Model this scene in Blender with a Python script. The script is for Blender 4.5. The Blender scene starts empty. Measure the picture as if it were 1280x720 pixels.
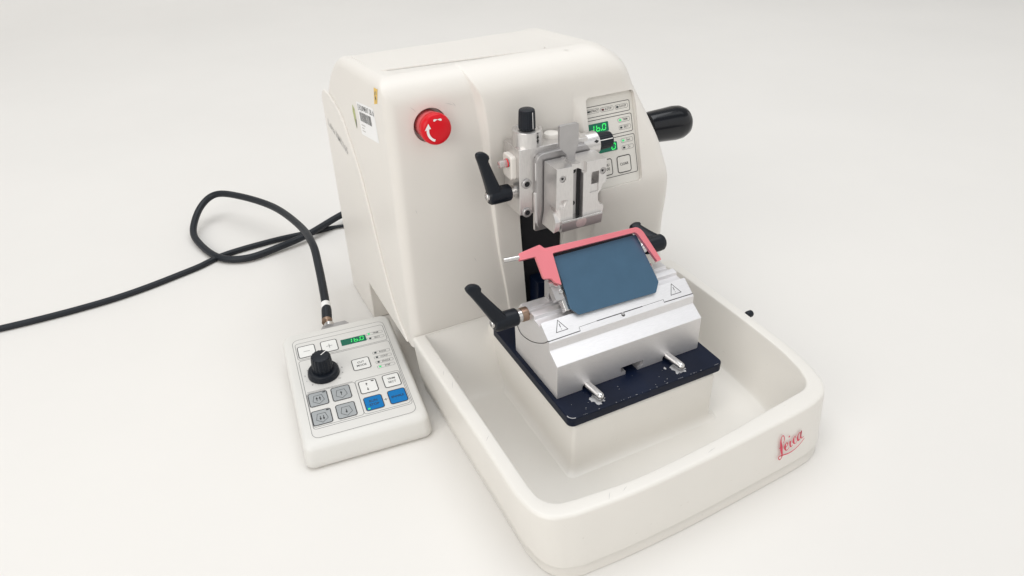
import bpy, bmesh, math, random
from mathutils import Vector, Matrix
random.seed(7)
S = 0.01                                   # everything below is written in centimetres
sc = bpy.context.scene
C = sc.collection
R = math.radians
V = Vector

# ---------------------------------------------------------------- materials
def _n(nt, kind, **kw):
    n = nt.nodes.new(kind)
    for k, v in kw.items():
        if k in n.inputs: n.inputs[k].default_value = v
        else: setattr(n, k, v)
    return n

def material(name, col, rough=0.4, metal=0.0, coat=0.0, spec=0.5, var=0.03, vscale=12.0, bump=0.0, bscale=400.0,
             stretch=None, rvar=0.08, emit=None, estr=1.0, trans=0.0, specks=0.0):
    m = bpy.data.materials.new(name); m.use_nodes = True
    nt = m.node_tree; b = nt.nodes['Principled BSDF']; L = nt.links.new
    b.inputs['Metallic'].default_value = metal
    b.inputs['Specular IOR Level'].default_value = spec
    b.inputs['Coat Weight'].default_value = coat
    b.inputs['Coat Roughness'].default_value = 0.25
    b.inputs['Transmission Weight'].default_value = trans
    tc = _n(nt, 'ShaderNodeTexCoord'); mp = _n(nt, 'ShaderNodeMapping')
    L(tc.outputs['Object'], mp.inputs['Vector'])
    if stretch: mp.inputs['Scale'].default_value = stretch
    nz = _n(nt, 'ShaderNodeTexNoise', Scale=vscale, Detail=5.0, Roughness=0.6)
    L(mp.outputs['Vector'], nz.inputs['Vector'])
    mr = _n(nt, 'ShaderNodeMapRange'); mr.inputs['From Min'].default_value = .3; mr.inputs['From Max'].default_value = .7
    mr.inputs['To Min'].default_value = 1 - var; mr.inputs['To Max'].default_value = 1 + var
    L(nz.outputs['Fac'], mr.inputs['Value'])
    vm = _n(nt, 'ShaderNodeVectorMath', operation='SCALE'); vm.inputs[0].default_value = col[:3]
    L(mr.outputs['Result'], vm.inputs['Scale'])
    out = vm.outputs['Vector']
    if specks:                                             # sparse grime specks
        vo = _n(nt, 'ShaderNodeTexNoise', Scale=260.0, Detail=2.0); L(tc.outputs['Object'], vo.inputs['Vector'])
        r2 = _n(nt, 'ShaderNodeMapRange'); r2.inputs['From Min'].default_value = .72; r2.inputs['From Max'].default_value = .78
        r2.inputs['To Min'].default_value = 0; r2.inputs['To Max'].default_value = specks; L(vo.outputs['Fac'], r2.inputs['Value'])
        mx = _n(nt, 'ShaderNodeMix', data_type='RGBA'); L(r2.outputs['Result'], mx.inputs['Factor'])
        L(out, mx.inputs['A']); mx.inputs['B'].default_value = (col[0]*.45, col[1]*.42, col[2]*.36, 1); out = mx.outputs['Result']
    L(out, b.inputs['Base Color'])
    rr = _n(nt, 'ShaderNodeMapRange'); rr.inputs['To Min'].default_value = max(.02, rough - rvar); rr.inputs['To Max'].default_value = rough + rvar
    L(nz.outputs['Fac'], rr.inputs['Value']); L(rr.outputs['Result'], b.inputs['Roughness'])
    if bump:
        nb = _n(nt, 'ShaderNodeTexNoise', Scale=bscale, Detail=3.0); L(mp.outputs['Vector'], nb.inputs['Vector'])
        bp = _n(nt, 'ShaderNodeBump', Strength=bump, Distance=0.0004); L(nb.outputs['Fac'], bp.inputs['Height'])
        L(bp.outputs['Normal'], b.inputs['Normal'])
    if emit:
        b.inputs['Emission Color'].default_value = (*emit, 1); b.inputs['Emission Strength'].default_value = estr
    return m

M = dict(
    paper=material('white_backdrop_paper', (.765, .745, .715), .75, var=.014, vscale=3, bump=.25, bscale=6, spec=.2),
    cream=material('cream_plastic', (.765, .735, .69), .38, var=.014, vscale=9, bump=.06, bscale=900, specks=.10),
    tray=material('tray_plastic', (.765, .74, .695), .31, var=.018, vscale=10, bump=.05, bscale=700, specks=.16),
    ctl=material('control_box_plastic', (.71, .70, .67), .42, var=.01, bump=.06, bscale=1200, specks=.12),
    film=material('keypad_film', (.70, .69, .665), .36, var=.008),
    panelfilm=material('panel_film', (.74, .72, .675), .40, var=.01),
    ink=material('black_ink', (.018, .018, .02), .5, var=.02),
    greyink=material('grey_ink', (.16, .16, .16), .5),
    greyscuff=material('grey_scuff', (.58, .565, .54), .6),
    seamgrey=material('seam_shadow_gap', (.52, .51, .485), .6),
    paleink=material('pale_grey_ink', (.56, .55, .53), .5),
    greykey=material('grey_key', (.36, .38, .39), .4),
    whitekey=material('white_key', (.80, .80, .78), .4),
    bluekey=material('blue_key', (.004, .17, .46), .5, spec=.2),
    black=material('black_plastic', (.005, .008, .014), .40, spec=.32, var=.1, bump=.15, bscale=1500),
    grip=material('gloss_black_grip', (.004, .005, .008), .14, spec=.4, var=.1, rvar=.03),
    cable=material('cable_rubber', (.010, .013, .018), .45, spec=.35, var=.15, vscale=40, bump=.1, bscale=600),
    alu=material('brushed_aluminium', (.83, .82, .83), .44, metal=.80, var=.06, vscale=60, stretch=(3, 60, 60), bump=.16, bscale=90, rvar=.10),
    aluv=material('satin_aluminium', (.70, .685, .675), .34, metal=.92, var=.06, vscale=60, stretch=(12, 12, 3), bump=.08, bscale=260, rvar=.08),
    steel=material('polished_steel', (.66, .65, .64), .22, metal=1, var=.06, vscale=50),
    greysteel=material('grey_steel', (.47, .46, .46), .42, metal=.8, var=.08, vscale=40),
    bronze=material('brown_steel', (.34, .24, .18), .36, metal=1, var=.15, vscale=60),
    navy=material('navy_enamel', (.003, .007, .022), .42, spec=.20, var=.25, vscale=25, bump=.05, bscale=500),
    dark=material('black_recess', (.006, .006, .009), .6, var=.1),
    blade=material('blue_grey_anodised_plate', (.062, .130, .205), .38, metal=.4, spec=.4, var=.035, vscale=90, bump=.12, bscale=1600, rvar=.04),
    red=material('red_anodised_guard', (.97, .27, .31), .32, metal=.7, coat=.5, var=.03),
    estop=material('red_button', (.64, .003, .012), .30, spec=.3, var=.04),
    pink=material('light_painted_red_side', (.74, .14, .15), .35, coat=.2),  # paler than the head: light on the button side put into the colour
    white=material('white_marking', (.84, .83, .82), .5),
    clear=material('clear_lens', (.85, .83, .82), .12, trans=.7),
    glass=material('green_display_window', (.004, .075, .048), .18, emit=(.0, .09, .05), estr=.6),
    seg=material('lit_green_segment', (.02, .3, .06), .4, emit=(.03, .75, .12), estr=1.1),
    ledg=material('lit_green_led', (.02, .3, .1), .4, emit=(.03, .6, .18), estr=.8),
    ledoff=material('unlit_led', (.03, .045, .05), .3),
    ledr=material('dark_red_led', (.10, .012, .018), .3),
    leica=material('red_script_ink', (.62, .028, .075), .45),
    label=material('label_paper', (.86, .86, .86), .5),
    yellow=material('yellow_sticker', (.76, .50, .10), .5, var=.15, vscale=200),
    green=material('worn_green_sticker', (.42, .46, .20), .55, var=.3, vscale=250),
    scrape=material('scraped_bare_metal', (.52, .52, .53), .5, metal=.5, var=.2, vscale=300),
)

# ---------------------------------------------------------------- mesh helpers
class MB:
    """collects shapes (in cm) into ONE mesh"""
    def __init__(s): s.v = []; s.f = []; s.fm = []; s.mats = []
    def add(s, shape, mat, tf=None):
        vs, fs = shape
        if mat not in s.mats: s.mats.append(mat)
        k = s.mats.index(mat); o = len(s.v)
        s.v += [tf @ V(p) for p in vs] if tf else [V(p) for p in vs]
        s.f += [[o + i for i in f] for f in fs]; s.fm += [k] * len(fs)
        return s
    def mesh(s, name, inv=None, angle=38, sharp=True):
        me = bpy.data.meshes.new(name)
        pts = [((inv @ p) if inv else p) * S for p in s.v]
        me.from_pydata(pts, [], s.f)
        for m in s.mats: me.materials.append(M[m])
        me.polygons.foreach_set('material_index', s.fm)
        finish(me, angle); return me

def finish(me, angle=38):
    bm = bmesh.new(); bm.from_mesh(me)
    bmesh.ops.recalc_face_normals(bm, faces=bm.faces) if len(bm.faces) < 60000 else None
    a = R(angle)
    for f in bm.faces: f.smooth = True
    for e in bm.edges:
        if len(e.link_faces) == 2 and e.calc_face_angle(0) > a: e.smooth = False
    bm.to_mesh(me); bm.free(); me.update()

ROOTM = {}
def root_of(o):
    while o.parent: o = o.parent
    return o
def thing(name, label, cat, loc=(0, 0, 0), rz=0.0, group=None):
    o = bpy.data.objects.new(name, None); C.objects.link(o)
    o.empty_display_size = .02
    o.location = V(loc) * S; o.rotation_euler = (0, 0, rz)
    o['label'] = label; o['category'] = cat
    if group: o['group'] = group
    ROOTM[o.name] = Matrix.Translation(V(loc)) @ Matrix.Rotation(rz, 4, 'Z')
    return o
def link(name, me, parent=None, label=None, wn=True):
    o = bpy.data.objects.new(name, me); C.objects.link(o)
    if parent: o.parent = parent
    if label: o['label'] = label
    if wn:
        w = o.modifiers.new('wn', 'WEIGHTED_NORMAL'); w.keep_sharp = True
    return o
def part(name, mb, parent, world=True, label=None, wn=True, angle=38):
    r = root_of(parent)
    inv = ROOTM[r.name].inverted() if world else None
    return link(name, mb.mesh(name, inv, angle), parent, label, wn)
def one(name, shape, mat, parent, world=True, tf=None, **k):
    return part(name, MB().add(shape, mat, tf), parent, world, **k)

def bm_out(bm):
    bm.verts.ensure_lookup_table(); bm.verts.index_update()
    r = ([v.co.copy() for v in bm.verts], [[v.index for v in f.verts] for f in bm.faces]); bm.free(); return r
def bevel(shape, w, seg=3, ang=40):
    if w <= 0: return shape
    bm = bmesh.new(); vs = [bm.verts.new(p) for p in shape[0]]
    for f in shape[1]: bm.faces.new([vs[i] for i in f])
    bmesh.ops.recalc_face_normals(bm, faces=bm.faces)
    es = [e for e in bm.edges if len(e.link_faces) == 2 and e.calc_face_angle(0) > R(ang)]
    bmesh.ops.bevel(bm, geom=es, offset=w, segments=seg, profile=.5, affect='EDGES', clamp_overlap=True)
    return bm_out(bm)
def box(x0, x1, y0, y1, z0, z1, b=0, seg=3):
    vs = [(x, y, z) for x in (x0, x1) for y in (y0, y1) for z in (z0, z1)]
    fs = [(0, 1, 3, 2), (4, 6, 7, 5), (0, 4, 5, 1), (2, 3, 7, 6), (0, 2, 6, 4), (1, 5, 7, 3)]
    return bevel((vs, fs), b, seg)
AX = {'x': lambda a, p, q: (a, p, q), 'y': lambda a, p, q: (p, a, q), 'z': lambda a, p, q: (p, q, a)}
def prism(poly, axis, a0, a1, b=0, seg=3):
    g = AX[axis]; n = len(poly)
    vs = [g(a0, *p) for p in poly] + [g(a1, *p) for p in poly]
    fs = [tuple(range(n))[::-1], tuple(range(n, 2*n))] + [(i, (i+1) % n, n+(i+1) % n, n+i) for i in range(n)]
    return bevel((vs, fs), b, seg)
def basis(d):
    d = V(d).normalized(); u = d.orthogonal().normalized(); return u, d.cross(u), d
def lathe(prof, o, d, n=32, u=None):
    """prof = [(radius, height)] about the axis through o along d"""
    d = V(d).normalized()
    if u is None: u = d.orthogonal().normalized()
    w = d.cross(u); o = V(o); vs = []; fs = []
    for r, h in prof:
        for i in range(n):
            a = 2*math.pi*i/n; vs.append(o + d*h + (u*math.cos(a) + w*math.sin(a))*r)
    for k in range(len(prof)-1):
        for i in range(n):
            j = (i+1) % n; fs.append((k*n+i, k*n+j, (k+1)*n+j, (k+1)*n+i))
    fs.append(tuple(range(n))[::-1]); fs.append(tuple(range((len(prof)-1)*n, len(prof)*n)))
    return vs, fs
def cyl(p0, p1, r, b=0.0, n=32, r1=None):
    p0, p1 = V(p0), V(p1); L = (p1-p0).length; r1 = r if r1 is None else r1
    if b: prof = [(r-b, 0), (r-.3*b, .3*b), (r, b), (r1, L-b), (r1-.3*b, L-.3*b), (r1-b, L)]
    else: prof = [(r, 0), (r1, L)]
    return lathe(prof, p0, p1-p0, n)
def spline(pts, k=8):
    P = [V(p) for p in pts]; out = []
    for i in range(len(P)-1):
        a = P[i-1] if i else P[0]*2-P[1]; b, c = P[i], P[i+1]; d = P[i+2] if i+2 < len(P) else P[-1]*2-P[-2]
        for s in range(k):
            t = s/k; out.append(.5*((2*b)+(c-a)*t+(2*a-5*b+4*c-d)*t*t+(3*b-a-3*c+d)*t**3))
    out.append(P[-1]); return out
def tube(pts, r, n=14, cap=True):
    vs = []; fs = []; P = [V(p) for p in pts]; u = None
    for i, p in enumerate(P):
        d = (P[min(i+1, len(P)-1)] - P[max(i-1, 0)]).normalized()
        u = (u - d*u.dot(d)).normalized() if u else d.orthogonal().normalized()
        w = d.cross(u); rr = r(i/(len(P)-1)) if callable(r) else r
        for k in range(n):
            a = 2*math.pi*k/n; vs.append(p + (u*math.cos(a)+w*math.sin(a))*rr)
    for i in range(len(P)-1):
        for k in range(n):
            j = (k+1) % n; fs.append((i*n+k, i*n+j, (i+1)*n+j, (i+1)*n+k))
    fs += [tuple(range(n))[::-1], tuple(range(len(vs)-n, len(vs)))]
    return vs, fs
# flat drawing in a plane (z = height above the plane), placed with a frame matrix
def frame(o, u, v):
    u = V(u).normalized(); v = V(v); v = (v - u*v.dot(u)).normalized(); w = u.cross(v)
    m = Matrix((u, v, w)).transposed().to_4x4(); m.translation = V(o); return m
def rr(x0, x1, y0, y1, r, n=5):
    out = []
    for cx, cy, a0 in ((x1-r, y1-r, 0), (x0+r, y1-r, 90), (x0+r, y0+r, 180), (x1-r, y0+r, 270)):
        for i in range(n+1):
            a = R(a0+90*i/n); out.append((cx+r*math.cos(a), cy+r*math.sin(a)))
    return out
def roundpoly(poly, r, n=4):
    out = []; N = len(poly)
    for i, p in enumerate(poly):
        rad = r[i] if isinstance(r, (list, tuple)) else r
        p = V((*p, 0)); a = V((*poly[i-1], 0)); b = V((*poly[(i+1) % N], 0))
        if rad <= 0: out.append((p.x, p.y)); continue
        u = (a-p); w = (b-p); ra = min(rad, u.length*.45, w.length*.45); u.normalize(); w.normalize()
        s, e = p+u*ra, p+w*ra
        for k in range(n+1):
            t = k/n; q = s*(1-t)**2 + p*2*t*(1-t) + e*t*t; out.append((q.x, q.y))
    return out
def fill(poly, z=.01): return [(x, y, z) for x, y in poly], [tuple(range(len(poly)))]
def pad(poly, z0, z1, b=0): return prism(poly, 'z', z0, z1, b, 2)
def stroke(pts, w, closed=False, z=.012):
    P = [V((p[0], p[1], 0)) for p in pts]; n = len(P); vs = []; fs = []
    for i in range(n):
        a = P[i-1] if (closed or i) else P[i]; b = P[(i+1) % n] if (closed or i < n-1) else P[i]
        d1 = (P[i]-a); d2 = (b-P[i]); d1 = d1.normalized() if d1.length > 1e-9 else d2.normalized(); d2 = d2.normalized() if d2.length > 1e-9 else d1
        t = d1+d2; t = t.normalized() if t.length > 1e-6 else d1
        nn = V((-t.y, t.x, 0)); c = max(.5, nn.dot(V((-d1.y, d1.x, 0)))); ww = (w(i/(n-1)) if callable(w) else w)/2/c
        vs += [(P[i]+nn*ww)+V((0, 0, z)), (P[i]-nn*ww)+V((0, 0, z))]
    for i in range(n if closed else n-1):
        j = (i+1) % n; fs.append((2*i, 2*i+1, 2*j+1, 2*j))
    return vs, fs
_tc = {}
def text(s, size, o=(0, 0), z=.014, ang=0, sx=1.0, shear=0, bold=0):
    key = (s, shear, bold)
    if key not in _tc:
        cu = bpy.data.curves.new('t', 'FONT'); cu.body = s; cu.size = 1; cu.align_x = 'CENTER'; cu.align_y = 'CENTER'
        cu.resolution_u = 3; cu.shear = shear; cu.offset = bold or .012
        ob = bpy.data.objects.new('t', cu); C.objects.link(ob)
        bpy.context.view_layer.update()
        me = ob.evaluated_get(bpy.context.evaluated_depsgraph_get()).to_mesh()
        _tc[key] = ([v.co.copy() for v in me.vertices], [tuple(p.vertices) for p in me.polygons])
        bpy.data.objects.remove(ob); bpy.data.curves.remove(cu)
    vs, fs = _tc[key]; c, sn = math.cos(ang), math.sin(ang)
    return [(o[0]+(p.x*sx*c-p.y*sn)*size, o[1]+(p.x*sx*sn+p.y*c)*size, z) for p in vs], fs
SEG = dict(a=((.1, 1), (.9, 1)), b=((.95, .95), (.95, .55)), c=((.95, .45), (.95, .05)), d=((.1, 0), (.9, 0)), e=((.05, .05), (.05, .45)), f=((.05, .55), (.05, .95)), g=((.1, .5), (.9, .5)))
DIG = {'1': 'bc', '6': 'cdefg', '0': 'abcdef', '3': 'abgcd'}
def digits(s, x, y, w, h, gap, z=.03, lw=.075):
    vs = []; fs = []
    def put(sh):
        o = len(vs); vs.extend(sh[0]); fs.extend([tuple(o+i for i in f) for f in sh[1]])
    for ch in s:
        if ch == '.':
            put(fill(rr(x-gap*.62, x-gap*.62+.11, y-.03, y+.08, .04, 3), z)); continue
        for k in DIG[ch]:
            p = [(x+a*w+b*h*.12, y+b*h) for a, b in SEG[k]]; put(stroke(p, lw, z=z))
        x += w+gap
    return vs, fs
def boolean(me, cutters):
    ob = bpy.data.objects.new('b', me); C.objects.link(ob); tmp = []
    for i, c in enumerate(cutters):
        cm = bpy.data.meshes.new('c'); cm.from_pydata([V(p)*S for p in c[0]], [], c[1])
        bm = bmesh.new(); bm.from_mesh(cm); bmesh.ops.recalc_face_normals(bm, faces=bm.faces); bm.to_mesh(cm); bm.free()
        co = bpy.data.objects.new('c', cm); C.objects.link(co); tmp.append(co)
        m = ob.modifiers.new('b%d' % i, 'BOOLEAN'); m.object = co; m.operation = 'DIFFERENCE'; m.solver = 'EXACT'
    bpy.context.view_layer.update()
    out = bpy.data.meshes.new_from_object(ob.evaluated_get(bpy.context.evaluated_depsgraph_get()))
    for o in tmp+[ob]: bpy.data.objects.remove(o)
    finish(out, 34); return out
def itp(tab, x):
    if x <= tab[0][0]: return tab[0][1]
    for (a, p), (b, q) in zip(tab, tab[1:]):
        if x <= b:
            t = (x-a)/(b-a); return p+(q-p)*t
    return tab[-1][1]
def sm(t): t = min(1, max(0, t)); return t*t*(3-2*t)
def shift(me, d):
    for v in me.vertices: v.co += V(d)*S
    me.update(); return me

ZT = -6.59                                            # the table
# ================================================================ SETTING
def backdrop():
    rows = []
    prof = [(-140, 0)] + [(y, 0) for y in range(-120, 200, 20)]
    for i in range(13):
        a = R(90*i/12); prof.append((200+140*math.sin(a), 140*(1-math.cos(a))))
    prof.append((340, 330))
    xs = [-420+40*i for i in range(22)]
    vs = [(x, y, z+ZT) for y, z in prof for x in xs]; n = len(xs)
    fs = [(j*n+i, j*n+i+1, (j+1)*n+i+1, (j+1)*n+i) for j in range(len(prof)-1) for i in range(n-1)]
    o = link('backdrop', MB().add((vs, fs), 'paper').mesh('backdrop', None, 60), wn=False)
    o['kind'] = 'structure'; o['label'] = 'seamless white paper sheet under and behind the machine'; o['category'] = 'backdrop'
backdrop()

# ================================================================ MICROTOME
mt = thing('microtome', 'large cream laboratory slicing machine with a red stop button and a hand wheel', 'microtome', (7, 25, ZT))
XA = [(-6.4, 3.1), (-.5, 2.5), (2, 2.2), (6.2, 1.6), (11, 1.12), (16.5, .6), (18.3, .4), (20.6, .05), (22.9, -.45)]
DA = [(-6.4, .10), (-.5, .12), (6, .19), (11, .30), (16, .52), (18, .62), (20.4, .66), (21.4, .5), (22.2, .22), (22.6, 0)]
XB = [(-6, 10.2), (4, 10.1), (8, 9.9), (12, 9.5), (17.8, 9.05), (19.5, 8.85), (22.2, 8.0), (22.9, 7.7)]
DB = [(-6.4, 0), (-2, .15), (2, .55), (5, 1.25), (8, 2.2), (10, 2.7), (11.3, 2.82), (19.4, .60), (20.6, .36), (21.8, .16), (22.6, 0)]
XR = [(-6.4, 21.3), (-1, 20.9), (2, 20.2), (7, 19.2), (11, 18.5), (14.3, 17.7), (17.5, 16.3), (21.5, 14.4), (22.9, 13.9)]
def smooth_itp(tab, z): return (itp(tab, z-.5)+2*itp(tab, z)+itp(tab, z+.5))/4
def ztop(y):
    z = 22.9-.085*(y-13.8)
    return z-((y-26)/9.7)**2*7.6 if y > 26 else z
def housing():
    XL, YB, ZB = -7.2, 35.7, ZT+.12
    cols = []                                          # each column: function z -> (x, y, nx, ny), top radius
    for i in range(22):
        y = YB-(YB-14.7)*i/21; cols.append((lambda z, y=y: (XL, y, 1, 0), .8))
    for i in range(1, 9):
        a = R(180+90*i/9); cols.append((lambda z, a=a: (XL+.9+.9*math.cos(a), 14.7+.9*math.sin(a), -math.cos(a), -math.sin(a)), .8+1.3*sm(i/9)))
    def keys(z):
        xa = smooth_itp(XA, z); da = smooth_itp(DA, z); xb = smooth_itp(XB, z); db = smooth_itp(DB, z)
        wa = max(.2, da*1.0); wb = max(.35, db*.55); return xa, da, xb, db, wa, wb
    segs = [(0, 22), (1, 10), (2, 26), (3, 12), (4, 30)]
    def fpos(z, s, t):
        xa, da, xb, db, wa, wb = keys(z); xr = smooth_itp(XR, z)-1.4
        ks = [XL+.9, xa, xa+wa, xb-wb*.3, xb+wb*.7, xr]
        x = ks[s]+(ks[s+1]-ks[s])*t; y = 13.8
        if s == 1: y -= da*sm(t)
        elif s >= 2: y -= da
        if s == 3: y -= (db-da)*sm(t) if db > da else 0
        elif s == 4: y -= max(0, db-da)
        return x, y
    for s, n in segs:
        for i in range(n):
            cols.append((lambda z, s=s, t=i/n: (*fpos(z, s, t), 0, 1), 2.1))
    for i in range(0, 9):
        def f(z, a=R(270+90*i/9)):
            x, y = fpos(z, 4, 1); return x+1.4*math.cos(a), y+1.4+1.4*math.sin(a), -math.cos(a), -math.sin(a)
        cols.append((f, 2.1))
    for i in range(14):
        def f(z, t=i/13):
            x, y = fpos(z, 4, 1); return x+1.4, (y+1.4)+(YB-y-1.4)*t, -1, 0
        cols.append((f, 2.1))
    for i in range(1, 14):
        def f(z, t=i/14):
            x, _ = fpos(z, 4, 1); return (x+1.4)+(XL-x-1.4)*t, YB, 0, -1
        cols.append((f, .8))
    n = len(cols); vs = []; fs = []; NZ = 60
    for k in range(NZ+1):
        for f, r in cols:
            zt = 22.9
            for _ in range(2): x, y, nx, ny = f(zt-r); zt = ztop(y)
            z = ZB+(zt-r-ZB)*k/NZ; x, y, nx, ny = f(z); vs.append((x, y, z))
    for k in range(1, 11):
        a = R(90*k/10); c = 1-math.cos(a)
        for f, r in cols:
            zt = 22.9
            for _ in range(2): x, y, nx, ny = f(zt-r); zt = ztop(y)
            z = zt-r+r*math.sin(a); x, y, nx, ny = f(z); xr = fpos(z, 4, 1)[0]+1.4
            u = min(1, max(0, (x-XL)/(xr-XL))); q = min(1, max(0, (y-13.8)/(YB-13.8)))
            vs.append((x+.8*c*(1-u)-2.1*c*u, y+2.1*c*(1-q)-.8*c*q, z))
    last = vs[-n:]
    for k in range(1, 8):
        t = k/8
        for p in last:
            cx = min(max(p[0], 2), 6); cy = min(max(p[1], 20), 28)
            x = p[0]+(cx-p[0])*t; y = p[1]+(cy-p[1])*t
            vs.append((x, y, ztop(y)))
    rows = len(vs)//n
    for k in range(rows-1):
        for i in range(n):
            j = (i+1) % n; fs.append((k*n+i, k*n+j, (k+1)*n+j, (k+1)*n+i))
    fs.append(tuple(range(n))[::-1]); fs.append(tuple(range((rows-1)*n, rows*n)))
    me = MB().add((vs, fs), 'cream').mesh('housing', None, 60)
    pf = frame((0, 13.74, 19.14), (1, 0, 0), (0, 2.25, 7.5))
    pocket = prism(rr(10.02, 15.02, -8.29, -.25, .38), 'z', 0, 4)
    pocket = ([pf @ V(p) for p in pocket[0]], pocket[1])
    slot = prism([(3.75, 9.9), (4.72, -5), (8.35, -5), (8.3, 9.9)], 'y', 6, 14.3)
    notch = box(-9, -4.6, 9, 27.25, -8, -1.83)
    hole = cyl((-3.71, 9, 19.48), (-3.71, 15.7, 18.95), 1.385, n=56)
    me = boolean(me, [pocket, slot, notch, hole])
    shift(me, (-7, -25, -ZT))
    return link('housing', me, mt, wn=False)
hs = housing()
# side cover: proud skirt below the sweeping arc
arc = spline([(35.3, 15.9, 0), (34.6, 16.75, 0), (33.6, 17.05, 0), (31.6, 17.0, 0), (28.4, 16.1, 0), (26.2, 14.2, 0), (24.1, 11.8, 0), (22.4, 8.5, 0), (20.9, 5.0, 0), (19.2, 1.9, 0), (17.4, -.4, 0), (15.6, -1.35, 0)], 6)
poly = [(p.x, p.y) for p in arc]+[(15.2, -1.80), (27.25, -1.80), (27.25, ZT+.06), (35.35, ZT+.06)]
sk = one('side_cover', prism(poly, 'x', -7.42, -7.1, .22, 4), 'cream', mt)
sf = frame((-7.44, 34.9, 13.3), (0, -1, 0), (0, 0, 1))           # faint writing on the skirt
one('lettering', text('Leica RM2165', 1.05, (4.25, -.05), .005, -.13, 1.15), 'paleink', sk, tf=sf)
mbx = MB()
def lidpt(x, y, d): return (x, y, ztop(y)+d)
lp = [(-6.2, 18.2), (7.7, 16.3), (8.3, 17.0), (8.3, 25.8), (-6.2, 25.8)]
lv = [lidpt(*p, -.3) for p in lp]+[lidpt(*p, .11) for p in lp]
ln = len(lp)
mbx.add(bevel((lv, [tuple(range(ln))[::-1], tuple(range(ln, 2*ln))]+[(i, (i+1) % ln, ln+(i+1) % ln, ln+i) for i in range(ln)]), .04, 2), 'cream')
lid = part('lid', mbx, mt)
TF = frame((0, 13.8, 22.9), (1, 0, 0), (0, 1, -.085))
one('seam', stroke([(-6.3, 4.36), (7.72, 2.46), (9.32, 1.06)], lambda t: .10 if t < .9 else .06, z=.012), 'seamgrey', lid, tf=TF)
mbx = MB()
mbx.add(box(4.2, 8.2, 14.05, 14.25, -4.8, 9.7), 'dark')
part('slide_cover', mbx, mt)
one('knife_slide', box(4.95, 8.2, 12.3, 14.0, -1.5, 2.6, .06), 'navy', mt)
one('slide_block', box(4.8, 7.9, 12.3, 14.0, 9.95, 16.2, .1), 'navy', mt)
# stop button
ED = V((0, -1, .08)).normalized(); EO = V((-3.71, 13.8, 19.1))
eb = MB().add(cyl(EO-ED*.95, EO-ED*.85, 1.37), 'panelfilm').add(lathe([(1.1, 0), (1.1, 1.4), (1.14, 1.8), (1.2, 2.4)], EO-ED*1.6, ED, 40), 'pink')
es = part('emergency_stop', eb, mt, label='red mushroom stop button in a round hole')
hd = lathe([(1.12, 0), (1.21, .10), (1.245, .5), (1.22, .72), (1.10, .88), (.85, .97), (.4, 1.02), (.02, 1.03)], EO+ED*.62, ED, 48)
bh = one('button_head', hd, 'estop', es)
ef = frame(EO+ED*1.67, (1, 0, 0), (0, .08, 1))
ar = MB(); A = [(.82*math.cos(R(a)), .82*math.sin(R(a))) for a in range(168, 256, 8)]
ar.add(stroke(A, lambda t: .21-.03*t, z=-.02), 'white', ef)
ar.add(fill([(-1.06, .12), (-.54, .20), (-.72, .62)], -.02), 'white', ef)
A = [(.82*math.cos(R(a)), .82*math.sin(R(a))) for a in range(62, 118, 8)]
ar.add(stroke(A, lambda t: .10+.08*math.sin(9*t), z=-.02), 'white', ef)
part('arrow', ar, es)
# stickers on the left side of the housing
sd = lambda y, z: frame((-7.2, y, z), (0, -1, 0), (0, 0, 1))
lb = MB(); lf = frame((-7.21, 21.9, 19.0), (0, -1, .17), (0, .12, 1))
lb.add(fill(rr(-.2, 5.0, -2.55, .25, .1), .0), 'label', lf)
lb.add(text('EQUIPMENT', .62, (1.9, -.18), .01, 0, .85), 'greyink', lf).add(text('LBL #', .62, (4.2, -.18), .01, 0, .9), 'greyink', lf)
lb.add(stroke([(.02, -.1+.28*math.sin(i)) if 0 else (.15+.14*math.cos(i*.7), -.18+.26*math.sin(i*.7)) for i in range(9)], .06, True, .01), 'greyink', lf)
x = .25
while x < 3.7:
    w = random.choice((.03, .05, .08)); lb.add(fill([(x, -1.35), (x+w, -1.35), (x+w, -.55), (x, -.55)], .01), 'greyink', lf); x += w+random.choice((.035, .05, .07))
for k, wd in enumerate((1.2, .8, 1.0)): lb.add(fill([(.25, -1.72-.25*k), (.25+wd, -1.72-.25*k), (.25+wd, -1.62-.25*k), (.25, -1.62-.25*k)], .01), 'paleink', lf)
part('barcode_label', lb, mt, label='white asset label with a barcode')
yb = MB(); yf = sd(16.05, 21.45)
yb.add(fill([(-.45, -.85), (.45, -.55), (1.0, .72), (.0, .6)], .012), 'yellow', yf).add(text('A H', .42, (.28, .22), .02, .4), 'greyink', yf).add(text('M', .45, (.18, -.2), .02, .3), 'greyink', yf)
part('sticker', yb, mt, label='small torn yellow sticker')
gb = MB(); gf = sd(23.4, 17.5)
gb.add(fill([(-.3, 1.0), (.3, .75), (.35, -.3), (.1, -1.1), (-.25, -.4), (-.5, .3)], .012), 'green', gf).add(fill([(.15, -.2), (.42, -.15), (.3, -1.0), (.12, -.8)], .02), 'greyink', gf)
part('sticker', gb, mt, label='worn green sticker beside the barcode label')
# hand wheel on the far side
hw = thing_part = MB()
hw.add(lathe([(1.6, -6), (1.6, 0), (7.6, .1), (8.0, .4), (8.0, 1.6), (7.6, 2.0), (6.4, 1.8), (1.6, 1.6)], (20.35, 24.4, 6.0), (1, 0, 0), 64), 'cream')
hw = part('hand_wheel', hw, mt)
g = lathe([(1.0, 0), (1.55, .25), (1.62, .8), (1.7, 2.4), (1.78, 3.6), (1.72, 4.4), (1.45, 5.05), (1.0, 5.45), (.5, 5.62), (.02, 5.66)], (21.5, 20, 12.0), (1, 0, -.03), 40)
one('grip', g, 'grip', hw)

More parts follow.
